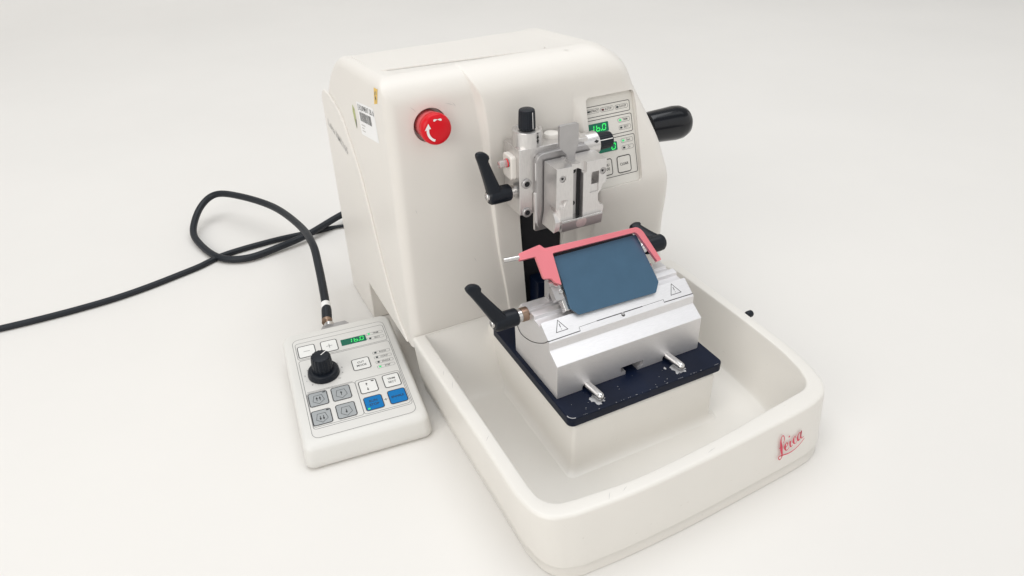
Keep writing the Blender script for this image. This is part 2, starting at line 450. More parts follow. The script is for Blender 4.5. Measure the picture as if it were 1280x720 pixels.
# ---- control panel in the pocket
PF = frame((0, 13.74, 19.14), (1, 0, 0), (0, 2.25, 7.5))
cp = part('control_panel', MB().add(pad(rr(10.04, 15.0, -8.27, -.27, .36), -.05, .03), 'panelfilm', PF), mt)
ol = MB()
for a in ((10.06, 14.67, -1.98, -1.08), (10.13, 14.75, -3.78, -2.24), (10.2, 14.84, -7.45, -4.06)):
    ol.add(stroke(rr(*a, .16), .05, True, .04), 'ink', PF)
part('printed_outline', ol, cp)
def pill(parent, F, x0, x1, y, txt, led, h=.36, z=.04, lx=.22, world=True, ts=.27, ink='ink'):
    m = MB().add(stroke(rr(x0, x1, y-h/2, y+h/2, .12, 3), .026, True, z), 'greyink', F)
    m.add(text(txt, ts, ((x0+x1)/2+.14, y), z, 0, .82), ink, F)
    part('lettering', m, parent, world)
    e = .08
    one('indicator_light', pad(rr(x0+lx-e-.02, x0+lx+e+.02, y-e, y+e, .03, 2), z-.02, z+.05), led, parent, world, tf=F)
pill(cp, PF, 10.24, 11.54, -1.47, 'RETRACT', 'ledoff', ts=.25)
pill(cp, PF, 11.69, 12.99, -1.5, 'E-STOP', 'ledr', ts=.25)
pill(cp, PF, 13.18, 14.48, -1.52, 'R-STOP', 'ledoff', ts=.25)
pill(cp, PF, 13.32, 14.54, -2.68, 'TRIM', 'ledg')
pill(cp, PF, 13.36, 14.57, -3.33, 'SECT', 'ledoff')
pill(cp, PF, 13.42, 14.65, -4.48, 'Sum', 'ledg')
pill(cp, PF, 13.44, 14.65, -5.11, 'Cn', 'ledoff')
def display(parent, F, x0, x1, y0, y1, txt, dx, dw, dh, gap, world=True, lw=.075):
    d = one('display', pad(rr(x0, x1, y0, y1, .07), -.03, .06, .015), 'glass', parent, world, tf=F)
    one('lit_number', digits(txt, dx, (y0+y1)/2-dh/2, dw, dh, gap, .075, lw), 'seg', d, world, tf=F)
display(cp, PF, 10.28, 12.30, -3.36, -2.53, '16.0', 10.42, .36, .50, .24, lw=.085)
display(cp, PF, 10.9, 12.97, -5.16, -4.40, '0', 12.35, .40, .50, .2, lw=.085)
def key(parent, F, x0, x1, y0, y1, mat, lines, world=True, ts=.27, lw=.075, ink='ink', r=.2, gap=.36, z=.03):
    b = MB().add(pad(rr(x0, x1, y0, y1, r), -.02, z+.03, .02), mat, F).add(stroke(rr(x0, x1, y0, y1, r), lw, True, z+.034), 'ink', F)
    b = part('button', b, parent, world)
    if lines:
        t = MB(); n = len(lines)
        for i, s in enumerate(lines): t.add(text(s, ts, ((x0+x1)/2, (y0+y1)/2+gap*((n-1)/2-i)), z+.04, 0, .9), ink, F)
        part('lettering', t, b, world)
    return b
key(cp, PF, 12.79, 14.17, -7.24, -5.79, 'panelfilm', ['CLEAR'], ts=.33)
key(cp, PF, 10.85, 12.21, -7.19, -5.79, 'panelfilm', ['MENU', 'MODE'], ts=.33)

# ================================================================ WASTE TRAY
tr = thing('waste_tray', 'deep cream plastic tray with rounded front corners under the metal knife block', 'tray', (7, 0, ZT))
def path(pts, k=1):
    P = [V((*p, 0)) for p in pts]; P.append(P[0]); d = [0]
    for a, b in zip(P, P[1:]): d.append(d[-1]+(b-a).length)
    return P, d
def resamp(seg, n):                       # open polyline -> n points, even
    d = [0]
    for a, b in zip(seg, seg[1:]): d.append(d[-1]+math.dist(a, b))
    out = []
    for i in range(n):
        t = d[-1]*i/(n-1); k = 0
        while k < len(d)-2 and d[k+1] < t: k += 1
        u = (t-d[k])/max(1e-9, d[k+1]-d[k]); out.append((seg[k][0]+(seg[k+1][0]-seg[k][0])*u, seg[k][1]+(seg[k+1][1]-seg[k][1])*u))
    return out
def ring(left, cornL, front, cornR, right, back):
    """each is a list of 2d points; splined, resampled to fixed counts"""
    out = []
    for seg, n in ((left, 20), (cornL, 14), (front, 34), (cornR, 14), (right, 20), (back, 24)):
        sp = [(p.x, p.y) for p in spline([(*p, 0) for p in seg], 8)] if len(seg) > 2 else seg
        out += resamp(sp, n)[:-1]
    return out
def sstep(front0, amp):                    # bow front: shallow arc
    return front0
O_top = ring([(-7.25, 13.76), (-7.22, 0), (-7.22, -6.9)], [(-7.22, -6.9), (-6.85, -8.75), (-5.95, -9.88), (-4.4, -10.36)],
             [(-4.4, -10.36), (0, -10.62), (5, -10.55), (10, -10.33), (16, -9.92), (18.0, -9.66)], [(18.0, -9.66), (19.6, -9.1), (20.7, -7.8), (21.25, -6.0)],
             [(21.25, -6.0), (21.6, -3.2), (21.75, 2), (21.78, 13.76)], [(21.78, 13.76), (-7.25, 13.76)])
O_bot = ring([(-6.75, 13.76), (-6.72, 0), (-6.75, -7.3)], [(-6.75, -7.3), (-6.35, -9.2), (-5.4, -10.4), (-3.9, -10.95)],
             [(-3.9, -10.95), (0, -11.12), (5, -11.08), (10, -10.86), (16, -10.52), (18.2, -10.3)], [(18.2, -10.3), (19.7, -9.7), (20.6, -8.4), (20.95, -6.4)],
             [(20.95, -6.4), (21.15, -3.2), (21.3, 2), (21.35, 13.76)], [(21.35, 13.76), (-6.75, 13.76)])
I_top = ring([(-6.05, 13.62), (-6.07, 0), (-6.05, -6.6)], [(-6.05, -6.6), (-5.85, -7.9), (-5.05, -8.8), (-3.7, -9.12)],
             [(-3.7, -9.12), (1.4, -9.5), (8.9, -9.12), (13.3, -8.62), (16.9, -8.22)], [(16.9, -8.22), (18.5, -7.98), (19.4, -7.3), (20.0, -6.0)],
             [(20.0, -6.0), (20.5, -3.2), (20.72, 2), (20.72, 9.5), (20.6, 12.2), (19.6, 13.62)], [(19.6, 13.62), (-6.05, 13.62)])
I_flo = ring([(-4.7, 8.9), (-4.75, 0), (-4.75, -5.6)], [(-4.75, -5.6), (-4.6, -6.9), (-3.9, -7.6), (-2.6, -7.9)],
             [(-2.6, -7.9), (1.6, -8.15), (8.6, -7.85), (12.5, -7.5), (15.6, -7.1)], [(15.6, -7.1), (17.1, -6.85), (18.2, -6.2), (18.7, -5.0)],
             [(18.7, -5.0), (19.2, -2.5), (19.45, 2), (19.3, 5.2), (18.6, 7.6), (16.6, 8.9)], [(16.6, 8.9), (-4.7, 8.9)])
def tray_mesh():
    n = len(O_top); rings = []
    def L(A, B, t): return [(a[0]+(b[0]-a[0])*t, a[1]+(b[1]-a[1])*t) for a, b in zip(A, B)]
    ZR = -.36
    def ins(A, d):
        out = []; m = len(A)
        for i in range(m):
            a, b = A[(i-2) % m], A[(i+2) % m]; l = math.dist(a, b) or 1
            out.append((A[i][0]-(b[1]-a[1])/l*d, A[i][1]+(b[0]-a[0])/l*d))
        return out
    def lev(z): return L(O_bot, O_top, (z-ZT)/(ZR-ZT))
    rings.append((ins(O_bot, .3), ZT+.02)); rings.append((ins(O_bot, .12), ZT+.06))
    rings.append((ins(lev(ZT+1.0), .12), ZT+1.0)); rings.append((ins(lev(ZT+1.06), .08), ZT+1.06)); rings.append((ins(lev(ZT+1.12), .02), ZT+1.12)); rings.append((lev(ZT+1.25), ZT+1.25))
    for t in (.35, .6, .85): rings.append((lev(ZT+t*(ZR-ZT)), ZT+t*(ZR-ZT)))
    rings.append((O_top, ZR-.28))
    for k in range(1, 6):
        a = R(90*k/5); rings.append((L(O_top, I_top, .24*(1-math.cos(a))), ZR-.28+.28*math.sin(a)))
    rings.append((L(O_top, I_top, .62), ZR)); rings.append((L(O_top, I_top, .88), ZR-.005))
    rings.append((L(O_top, I_top, .965), ZR-.035)); rings.append((I_top, ZR-.10)); rings.append((L(I_top, I_flo, .03), ZR-.30))
    H = (ZR-.30)+5.89
    for t in (.2, .35, .5, .6): rings.append((L(I_top, I_flo, t), ZR-.30-H*(t-.03)/.80))
    # bottom fillet
    for k in range(1, 8):
        a = R(90*k/7); t0 = .6; z0 = ZR-.30-H*(t0-.03)/.80; rings.append((L(I_top, I_flo, t0+.4*(.55*(1-math.cos(a))+.45*math.sin(a))), z0+(-5.89-z0)*math.sin(a)))
    vs = []; fs = []
    for r, z in rings:
        for p in r:
            zz = z; vs.append((p[0], p[1], zz))
    for k in range(len(rings)-1):
        for i in range(n):
            j = (i+1) % n; fs.append((k*n+i, k*n+j, (k+1)*n+j, (k+1)*n+i))
    fs.append(tuple(range(n))[::-1]); fs.append(tuple(range(len(vs)-n, len(vs))))
    return vs, fs
part('tray_shell', MB().add(tray_mesh(), 'tray'), tr, wn=False, angle=50)
pm = []; pf2 = []; prs = []
for off, z in ((.75, -5.93), (.42, -5.84), (.22, -5.70), (.08, -5.45), (.02, -5.1), (0, -4.6), (0, -1.35), (-.05, -1.12), (-.16, -.99), (-.32, -.95)):
    prs.append([(x, y, z) for x, y in rr(0-off, 14.05+off, -2.6-off, 13.5, .35+max(0, off)*.5, 6)])
nn = len(prs[0]); pm = [p for r in prs for p in r]
pf2 = [(k*nn+i, k*nn+(i+1) % nn, (k+1)*nn+(i+1) % nn, (k+1)*nn+i) for k in range(len(prs)-1) for i in range(nn)]+[tuple(range(len(pm)-nn, len(pm)))]
part('raised_platform', MB().add((pm, pf2), 'tray'), tr, wn=False, angle=50)
kb = MB().add(lathe([(.2, 0), (.2, .7), (.3, .78), (.34, .9), (.34, 1.3), (.28, 1.4)], (21.6, 2.95, -1.12), (1, 0, 0), 24), 'black')
part('knob', kb, tr)
# red script emblem on the front
LF = frame((15.5, -10.385, -3.3), (1, .068, 0), (0, .115, 1))
lg = MB()
def script(pts, w): lg.add(stroke([(p.x, p.y) for p in spline([(*q, 0) for q in pts], 6)], (lambda t: 1.12*w(t)) if callable(w) else 1.12*w, z=.02), 'leica', LF)
script([(-1.04, .82), (-.94, 1.08), (-1.02, 1.45), (-1.20, 1.60), (-1.33, 1.42), (-1.32, 1.04), (-1.23, .59), (-1.12, .04), (-1.02, -.42), (-1.07, -.67), (-1.23, -.76), (-1.39, -.58), (-1.36, -.40), (-1.14, -.41), (-.86, -.46), (-.3, -.58), (.22, -.55), (.75, -.38), (1.14, -.14), (1.45, .13)],
       lambda t: .07+.15*math.exp(-((t-.34)/.085)**2)+.03*math.exp(-((t-.75)/.15)**2))
script([(-1.45, .46), (-1.16, .50)], .07)
script([(-.76, .14), (-.57, .31), (-.5, .5), (-.63, .64), (-.76, .50), (-.77, .18), (-.6, -.12), (-.42, -.12), (-.26, .04)], lambda t: .07+.12*math.exp(-((t-.58)/.12)**2))
script([(-.23, .62), (-.19, .21), (-.06, -.02), (.12, .10)], lambda t: .17-.11*t)
script([(-.44, 1.09), (-.36, 1.22)], .14)
script([(.35, .68), (.29, .87), (.17, .77), (.15, .42), (.29, .13), (.47, .10), (.61, .27)], lambda t: .06+.11*math.exp(-((t-.5)/.16)**2))
script([(.89, .9), (.74, .97), (.62, .74), (.64, .42), (.78, .22), (.93, .38), (.96, 1.0), (.98, .54), (1.12, .27), (1.31, .37)], lambda t: .07+.09*math.exp(-((t-.35)/.12)**2)+.08*math.exp(-((t-.7)/.1)**2))
part('script_emblem', lg, tr)

# ================================================================ BASE PLATE (bolted to the machine)
bp = MB()
pl = rr(-.33, 14.72, -2.62, 11.6, .55, 6)
bp.add(prism(pl, 'z', -.86, -.006, .09, 3), 'navy')
bpo = part('base_plate', bp, mt, label='dark navy enamelled steel plate with chipped edges')
chips = MB()
for cx, cy in ((2.86, -1.2), (10.8, -1.22)):
    P = []
    for i in range(40):
        a = 2*math.pi*i/40; r = .54+.06*math.sin(9*a+cx)+.09*math.sin(4*a+cx)+random.uniform(-.09, .09)
        P.append((cx+r*math.cos(a)*1.0, cy-.25+r*math.sin(a)*1.15))
    chips.add(fill(P, 0.0), 'scrape', Matrix.Translation((0, 0, .003)))
for i in range(22):
    x = random.uniform(.2, 14.4); w = random.choice((.05, .08, .12, .2, .5)); h = random.uniform(.008, .03)
    chips.add(fill([(x, -2.545), (x+w*.3, -2.545+h), (x+w, -2.545+h*.6), (x+w*.9, -2.56)], .001), 'scrape')
for i in range(18):
    x = random.uniform(.3, 14.3); y = random.uniform(-2.3, -.3); s = random.uniform(.02, .06)
    chips.add(fill([(x, y), (x+s, y+s*.3), (x+s*.7, y+s), (x-s*.2, y+s*.6)], .001), 'scrape')
chips.add(fill([(9.75, -.9), (9.95, -.72), (9.98, -.98), (9.86, -1.1)], .001), 'scrape')
A = rr(-.26, 14.65, -2.55, 11, .5, 6)
cr = [p for p in A if p[0] < .4 and p[1] < -2.0]
chips.add(stroke(cr, .07, z=.001), 'scrape')
part('paint_chip', chips, bpo)

# ================================================================ KNIFE HOLDER
kh = thing('knife_holder', 'brushed aluminium knife block with a blue-grey front plate and red guard', 'knife holder', (7, 3, 0))
prof = [(0, .004), (0, 3.24), (1.24, 4.0), (1.27, 4.72), (2.71, 5.76), (2.78, 5.34), (3.75, 5.42), (3.78, 5.74), (4.35, 5.82), (4.40, 5.42), (5.25, 5.36), (5.30, 5.55), (6.15, 5.55), (6.55, 5.0), (7.35, 2.7), (7.25, .004)]
def block():
    me = MB().add(prism(prof, 'x', 0, 14, .035, 2), 'alu').mesh('block', None, 38)
    cut = [box(6.05, 8.25, -1, 6, .35, .88), box(6.54, 7.76, -1, 6, -.5, .4)]
    cut += [cyl((x, -1, .16), (x, 3, .16), .48, n=28) for x in (2.83, 10.75)]
    cut += [cyl((7.04, .9, 5.75), (7.04, 2.0, 4.4), .17, n=20)]
    return shift(boolean(me, cut), (-7, -3, 0))
kb = link('base_block', block(), kh)
for x in (2.83, 10.75):
    one('guide_pin', lathe([(.33, 0), (.34, 1.95), (.31, 2.12), (.22, 2.25), (.1, 2.31), (.01, 2.32)], (x, .35, .36), (.10, -1, -.01), 24), 'steel', kh)
# sloping top: engraved slit, warning triangles, screw
SF = frame((0, 1.27, 4.72), (1, 0, 0), (0, 1.44, 1.04))
sl = MB()
y1, y2 = .17, .52
sl.add(stroke([(0, y1), (2.9, y1+.03)], .07, z=.004), 'ink', SF).add(stroke([(2.9, y1+.03), (2.93, y2), (4.6, y2+.03)], .028, z=.004), 'ink', SF)
sl.add(stroke([(4.6, y2+.03), (9.0, y2)], .075, z=.004), 'ink', SF).add(stroke([(9.0, y2), (11.1, y2), (11.07, y1+.12)], .028, z=.004), 'ink', SF)
sl.add(stroke([(11.05, y1+.1), (14, y1+.05)], .07, z=.004), 'ink', SF)
part('gap_line', sl, kh)
cd = spline([(-.01, 7.1, 3.2), (-.01, 6.2, 2.56), (-.01, 4.9, 2.74), (-.01, 3.5, 3.33), (-.01, 2.14, 4.2), (0.0, 1.42, 4.86)], 8)
one('gap_line', tube(cd, .035, 8), 'ink', kh)
for cx in (1.45, 12.5):
    w = MB(); T = [(cx-.52, .66), (cx+.52, .66), (cx, 1.60)]
    w.add(stroke(T, .05, True, .005), 'ink', SF).add(stroke([(cx, 1.28), (cx, .98)], .06, z=.005), 'ink', SF).add(fill(rr(cx-.03, cx+.03, .79, .85, .02, 2), .005), 'ink', SF)
    part('warning_triangle', w, kh)
one('screw', cyl((7.04, 1.75, 4.8), (7.04, 1.58, 5.02), .13, n=20), 'greysteel', kh)

def lever(parent, axis0, d, up, length, hublen, hubr, armlen, name='clamping_lever', pinlen=.9, tilt=.0, bronze=False, flip=1):
    """axis0 = where the spindle leaves the block, d = spindle direction, up = arm direction"""
    d = V(d).normalized(); up = V(up).normalized(); up = (up-d*up.dot(d)).normalized(); s = d.cross(up)
    a0 = V(axis0); m = MB()
    if bronze: m.add(cyl(a0, a0+d*pinlen*.62, .60, .05), 'bronze').add(cyl(a0+d*pinlen*.62, a0+d*(pinlen+.1), .55, .03), 'steel')
    else: m.add(cyl(a0, a0+d*(pinlen+.1), .52, .04), 'steel')
    h0 = a0+d*pinlen; h1 = h0+d*hublen
    m.add(lathe([(hubr*.86, 0), (hubr*.97, .08), (hubr, .2), (hubr*1.02, hublen-.5), (hubr*.98, hublen-.2), (hubr*.8, hublen-.03), (hubr*.6, hublen)], h0, d, 36), 'black')
    # arm: outline in the (d, up) plane, swept as sections
    base = h0+d*(hublen*.66); tip = base+up*armlen+d*(armlen*tilt)
    ax = (tip-base).normalized(); side = (d-ax*d.dot(ax)).normalized()
    sec = [(-.02, .66, .66), (.12, .62, .62), (.25, .57, .54), (.45, .51, .46), (.65, .46, .42), (.745, .44, .40), (.77, .47, .39), (.795, .535, .38), (.85, .54, .37), (.905, .48, .35), (.95, .38, .30), (.98, .25, .22), (.995, .12, .12), (1.0, .01, .02)]
    vs = []; fs = []; n = 20
    L = (tip-base).length
    for t, w, th in sec:
        k = hubr/.75; c = base+ax*(L*t) - side*(w*.5*k if False else 0) + side*(0 if t < .7 else -flip*(w-.44)*(1.0 if w > .44 else .5)*k)
        for i in range(n):
            a = 2*math.pi*i/n; ca, sa = math.cos(a), math.sin(a); e = .62
            vs.append(c+side*(abs(ca)**e*math.copysign(1, ca)*w*k)+s*(abs(sa)**e*math.copysign(1, sa)*th*k))
    for q in range(len(sec)-1):
        for i in range(n):
            j = (i+1) % n; fs.append((q*n+i, q*n+j, (q+1)*n+j, (q+1)*n+i))
    fs += [tuple(range(n))[::-1], tuple(range(len(vs)-n, len(vs)))]
    m.add((vs, fs), 'black')
    o = part(name, m, parent)
    e = h1; sc_ = MB().add(lathe([(.36, -.1), (.36, .10), (.3, .18), (.2, .18), (.17, .05), (.01, .05)], e, d, 24), 'steel')
    part('screw', sc_, o)
    return o
lever(kh, (0.05, 5.1, 5.25), (-1, -.02, .02), (-.02, .1, 1), 0, 2.15, .74, 3.95, pinlen=.95, tilt=.66, bronze=True, flip=1)

# blade carrier, front plate, guard
BF = frame((7, 2.85, 6.1), (1, 0, 0), (0, 3.45, 3.2))               # local plane of the blade plate
car = MB()
car.add(prism([(2.72, 5.80), (2.95, 5.62), (3.7, 5.46), (6.3, 5.45), (6.9, 6.2), (7.0, 7.9), (6.55, 8.75), (6.15, 8.72), (2.85, 5.95)], 'x', 3.15, 11.15, .05, 2), 'greysteel')
car.add(box(2.55, 3.2, 4.35, 5.7, 5.9, 7.35, .08), 'aluv').add(cyl((2.45, 4.75, 6.95), (2.6, 4.75, 6.95), .28, .03), 'steel').add(cyl((2.45, 5.3, 6.5), (2.6, 5.3, 6.5), .16, .03), 'dark')
car.add(box(2.3, 3.2, 5.6, 6.3, 5.5, 7.1, .08), 'greysteel').add(box(11.1, 11.7, 4.2, 5.4, 5.85, 6.6, .06), 'aluv')
car.add(cyl((11.15, 6.0, 7.65), (12.1, 6.0, 7.65), .42, .04), 'steel')
co = part('blade_carrier', car, kh)
one('clamp_pad', box(-4.62, -4.18, -.05, 1.15, -.75, -.05, .07), 'steel', kh, tf=BF)
one('clamp_pad', box(4.05, 4.42, .35, 1.7, -.5, -.04, .05), 'steel', kh, tf=BF)
PL = roundpoly([(-3.95, 4.46), (3.99, 4.38), (4.24, -.05), (3.62, -.86), (-3.72, -.66), (-4.26, .04)], [0.05, .05, .1, .1, .1, .1])
one('front_plate', pad(PL, 0.0, .20, .03), 'blade', kh, tf=BF)
rim_y = 4.7
GP = roundpoly([(-6.98, 5.36), (-5.02, 5.60), (-4.72, 5.20), (4.02, 4.86), (4.38, 4.40), (4.98, 1.58), (4.54, 1.54), (3.80, 4.22), (3.62, 4.46), (-4.22, 4.64), (-4.50, 1.98), (-4.96, 2.34), (-5.06, 2.66), (-5.74, 2.86), (-5.72, 4.74), (-7.12, 4.78)],
               [.10, .10, .12, .35, .25, .08, .08, .10, .10, .12, .06, .10, .15, .18, .06, .10])
gd = one('knife_guard', pad(GP, .42, .74, .05), 'red', kh, tf=BF)
gm = MB().add(stroke(rr(-6.6, -5.3, 4.98, 5.24, .1), .03, True, .735), 'leica', BF)
part('arrow_mark', gm, gd)
one('guard_pin', cyl((-7.0, 5.08, .56), (-8.36, 5.18, .56), .2, .05), 'steel', gd, tf=BF)
one('hinge_pin', cyl((-4.9, 2.4, .05), (-5.3, 2.4, .05), .3, .05), 'greysteel', gd, tf=BF)
hg = MB().add(pad(rr(-5.2, -4.4, .9, 2.9, .2), -.55, .2, .05), 'greysteel', BF).add(cyl((-4.75, 2.25, .2), (-4.75, 2.25, .36), .26, .05), 'steel', BF).add(cyl((-4.55, 1.55, .2), (-4.55, 1.55, .32), .18, .05), 'steel', BF)
part('hinge', hg, kh)
one('painted_gap_shade', box(-3.95, 3.8, 4.0, 5.0, -.6, -.02), 'dark', kh, tf=BF)  # black box painting the shade between guard bar and plate
lever(kh, (11.6, 6.1, 7.62), (1, 0, 0), (-.1, 1, .42), 0, 1.95, .74, 2.6, pinlen=.5, tilt=-.42, flip=-1)

# ================================================================ SPECIMEN CLAMP
sp = thing('specimen_clamp', 'silver specimen clamp with two black knobs hanging from the front of the machine', 'specimen clamp', (5.5, 10, 10))
hb = MB().add(prism(roundpoly([(2.2, 11.25), (8.6, 11.0), (8.6, 16.9), (2.2, 17.0)], .06), 'y', 10.25, 13.0, .07), 'aluv')
hb.add(cyl((5.6, 12.8, 14), (5.6, 14.0, 14), 1.6), 'greysteel')
hbo = part('clamp_body', hb, sp)
cl = MB().add(lathe([(1.24, 0), (1.24, 1.22), (1.2, 1.28), (1.0, 1.30), (.9, 1.22), (.4, 1.22)], (3.55, 11.4, 16.95), (0, 0, 1), 48), 'aluv')
kn = part('adjusting_knob', cl, sp, label='upright black knob on a silver collar')
def knurl(n, prof, o, d, r_mod=.035):
    vs, fs = lathe(prof, o, d, 96); d = V(d).normalized(); o = V(o); out = []
    for i, p in enumerate(vs):
        k = i % 96; q = V(p)-o; ax = d*q.dot(d); rad = q-ax
        f = 1 - (r_mod if (k*n//96*96//n != k and (k*n) % 96 >= 48) else 0)
        out.append(o+ax+rad*f)
    return out, fs
kp = [(.62, 0), (.70, .1), (.70, .3), (.66, 1.45), (.62, 1.6), (.5, 1.66), (.01, 1.68)]
ktop = one('knob_cap', knurl(24, kp, (3.55, 11.4, 18.2), (0, 0, 1)), 'black', kn)
pm_ = MB()
def on_cyl(o, d, u, r0, r1, h0, h1, ang, w, mat, mb, steps=6):
    """thin strip along the side of a cylinder"""
    d = V(d).normalized(); u = V(u).normalized(); wv = d.cross(u); vs = []; fs = []
    for i in range(steps+1):
        t = i/steps; r = r0+(r1-r0)*t; h = h0+(h1-h0)*t
        for s in (-1, 1):
            a = ang+s*(w(t) if callable(w) else w)/2/r; vs.append(V(o)+d*h+(u*math.cos(a)+wv*math.sin(a))*r)
    fs = [(2*i, 2*i+1, 2*i+3, 2*i+2) for i in range(steps)]
    mb.add((vs, fs), mat)
ang = math.atan2(-1, .28)
on_cyl((3.55, 11.4, 18.2), (0, 0, 1), (1, 0, 0), .715, .675, .15, 1.5, ang, .07, 'white', pm_)
part('pointer_line', pm_, kn)
pm_ = MB()
for h0, h1, wf in ((.30, .62, lambda t: .02+.26*t), (.62, .70, .12), (.70, .80, .1), (.80, 1.08, lambda t: .28-.26*t), (1.14, 1.24, .08)):
    on_cyl((3.55, 11.4, 16.95), (0, 0, 1), (1, 0, 0), 1.252, 1.252, h0, h1, ang, wf, 'ink', pm_)
part('arrow_mark', pm_, kn)
k2 = MB().add(lathe([(.98, 0), (1.0, 1.5), (.96, 1.56), (.8, 1.58), (.5, 1.5)], (8.2, 11.0, 15.95), (1, 0, 0), 48), 'aluv')
k2 = part('adjusting_knob', k2, sp, label='sideways black knob on a silver collar')
one('knob_cap', knurl(24, [(.66, 0), (.74, .1), (.74, .3), (.70, 1.35), (.66, 1.5), (.5, 1.55), (.01, 1.56)], (9.75, 11.0, 15.95), (1, 0, 0)), 'black', k2)
pm_ = MB(); on_cyl((9.75, 11.0, 15.95), (1, 0, 0), (0, 0, 1), .755, .715, .1, 1.4, R(62), .07, 'white', pm_)
part('pointer_line', pm_, k2)
pm_ = MB()
for h0, h1, wf in ((.95, 1.17, lambda t: .02+.28*t), (1.17, 1.39, lambda t: .30-.28*t)): on_cyl((8.2, 11.0, 15.95), (1, 0, 0), (0, 0, 1), 1.012, 1.012, h0, h1, R(62), wf, 'ink', pm_)
part('arrow_mark', pm_, k2)
one('cap', lathe([(.66, 0), (.68, .25), (.6, .42), (.4, .48), (.01, .48)], (6.0, 11.8, 16.85), (0, 0, 1), 32), 'cream', sp)
# left side: indicator plate, lens, screws, lever
ipl = one('indicator_plate', prism(rr(10.75, 12.3, 14.3, 16.35, .3), 'x', 1.72, 2.25, .12), 'cream', sp)
one('indicator_lens', lathe([(.36, 0), (.36, .25), (.30, .3), (.30, .75), (.24, .85), (.01, .86)], (1.72, 11.25, 15.75), (-1, 0, 0), 24), 'clear', ipl)
one('red_ring', cyl((1.5, 11.25, 15.75), (1.62, 11.25, 15.75), .37, .02), 'estop', ipl)
for z in (14.05, 11.45):
    s_ = MB().add(lathe([(.42, -.15), (.42, .12), (.36, .18), (.24, .18), (.22, .0), (.01, .0)], (2.82, 10.25, z), (0, -1, 0), 28), 'greysteel').add(cyl((2.82, 10.1, z), (2.82, 10.07, z), .2, n=6), 'dark')
    part('socket_screw', s_, sp)
lever(sp, (2.25, 11.5, 13.0), (-1, 0, 0), (0, .05, 1), 0, 2.0, .72, 4.0, pinlen=.35, tilt=.30, flip=1)
# back plate with rounded top
bpz = MB().add(prism(rr(3.52, 8.55, 9.75, 16.55, .7, 8), 'y', 9.72, 10.24, .06), 'greysteel')
bpz.add(prism(rr(3.38, 8.4, 9.6, 13.2, .2), 'y', 9.95, 10.2, .04), 'aluv')
bpz.add(box(4.22, 8.4, 9.5, 9.74, 10.9, 15.9), 'dark').add(box(3.6, 8.4, 10.2, 10.27, 10.2, 16.2), 'dark')  # black slabs paint the shadow gaps before and behind the plate
bpo2 = part('back_plate', bpz, sp)
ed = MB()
for z0, z1 in ((14.3, 15.8), (10.4, 13.2)): ed.add(box(3.49, 3.53, 9.85, 9.93, z0, z1), 'white')  # white strips paint the gleam along the polished edge
part('painted_edge_glint', ed, bpo2)
def jaw_l():
    me = MB().add(prism([(4.10, 16.0), (5.62, 16.0), (5.66, 11.15), (4.5, 11.0), (4.35, 10.55), (3.85, 10.45), (4.06, 11.6)], 'y', 7.5, 9.55, .035, 2), 'aluv').mesh('j', None)
    c = cyl((3.3, 6.6, 13.6), (5.0, 7.35, 12.8), .42, n=24)
    c2 = prism([(6.9, 12.55), (8.5, 12.55), (7.5, 11.35)], 'x', 3.2, 4.48)
    c3 = cyl((4.65, 7.0, 15.1), (4.65, 7.62, 15.1), .30, n=28)
    return shift(boolean(me, [c, c2, c3]), (-5.5, -10, -10))
jl = link('clamp_jaw', jaw_l(), sp, 'left jaw with a pointed lower corner')
one('screw', lathe([(.26, -.12), (.26, .0), (.13, .0), (.11, -.1), (.01, -.1)], (4.65, 7.58, 15.1), (0, -1, 0), 24), 'greysteel', jl)
one('screw', cyl((4.65, 7.56, 15.1), (4.65, 7.55, 15.1), .1, n=6), 'dark', jl)
def jaw_r():
    arc1 = [(6.0+.62*math.cos(R(a))*1.0+.14, 15.02+.62*math.sin(R(a))) for a in range(160, 18, -18)]
    P = [(6.58, 11.2), (6.55, 15.42)]+[(6.2, 15.62), (5.62, 15.5), (5.62, 16.05), (8.72, 16.05), (8.78, 14.0), (8.42, 13.85), (8.28, 13.4), (8.02, 13.1), (8.0, 12.75), (8.05, 12.4), (8.22, 12.1), (8.55, 11.95), (8.62, 11.5), (8.3, 11.05), (7.9, 11.2)]
    me = MB().add(prism(P, 'y', 7.5, 9.55, .03, 2), 'aluv').mesh('j', None)
    c = [box(7.38, 8.02, 6.5, 8.5, 14.0, 15.12), box(7.2, 8.02, 6.5, 7.62, 13.3, 15.02), cyl((8.38, 7.0, 15.02), (8.38, 7.62, 15.02), .31, n=28), cyl((6.15, 6.8, 16.62), (6.15, 11, 16.62), .66, n=32), box(5.4, 6.85, 6.5, 7.8, 15.2, 16.3)]
    return shift(boolean(me, c), (-5.5, -10, -10))
jr = link('clamp_jaw', jaw_r(), sp, 'right jaw with a scalloped outer edge')
one('screw', lathe([(.26, -.12), (.26, .0), (.13, .0), (.11, -.1), (.01, -.1)], (8.38, 7.58, 15.02), (0, -1, 0), 24), 'greysteel', jr)
one('screw', cyl((8.38, 7.56, 15.02), (8.38, 7.55, 15.02), .1, n=6), 'dark', jr)
gp = MB().add(box(5.6, 6.62, 8.1, 9.5, 10.9, 15.6), 'greysteel').add(box(6.28, 6.6, 8.0, 8.2, 11.0, 15.5), 'dark')
for z, r in ((12.45, .2), (15.3, .22)): gp.add(cyl((5.97, 8.1, z), (5.97, 8.085, z), r, n=24), 'dark')
part('jaw_gap', gp, sp)
pb = MB().add(prism([(7.25, 11.30), (7.35, 11.42), (8.4, 11.2), (8.7, 10.6), (8.0, 10.25), (7.42, 10.38)], 'x', 4.52, 8.4, .04, 2), 'greysteel')
pb.add(prism([(7.2, 11.33), (7.24, 11.45), (8.4, 11.46), (8.4, 11.30)], 'x', 4.5, 8.3, .02, 2), 'steel')
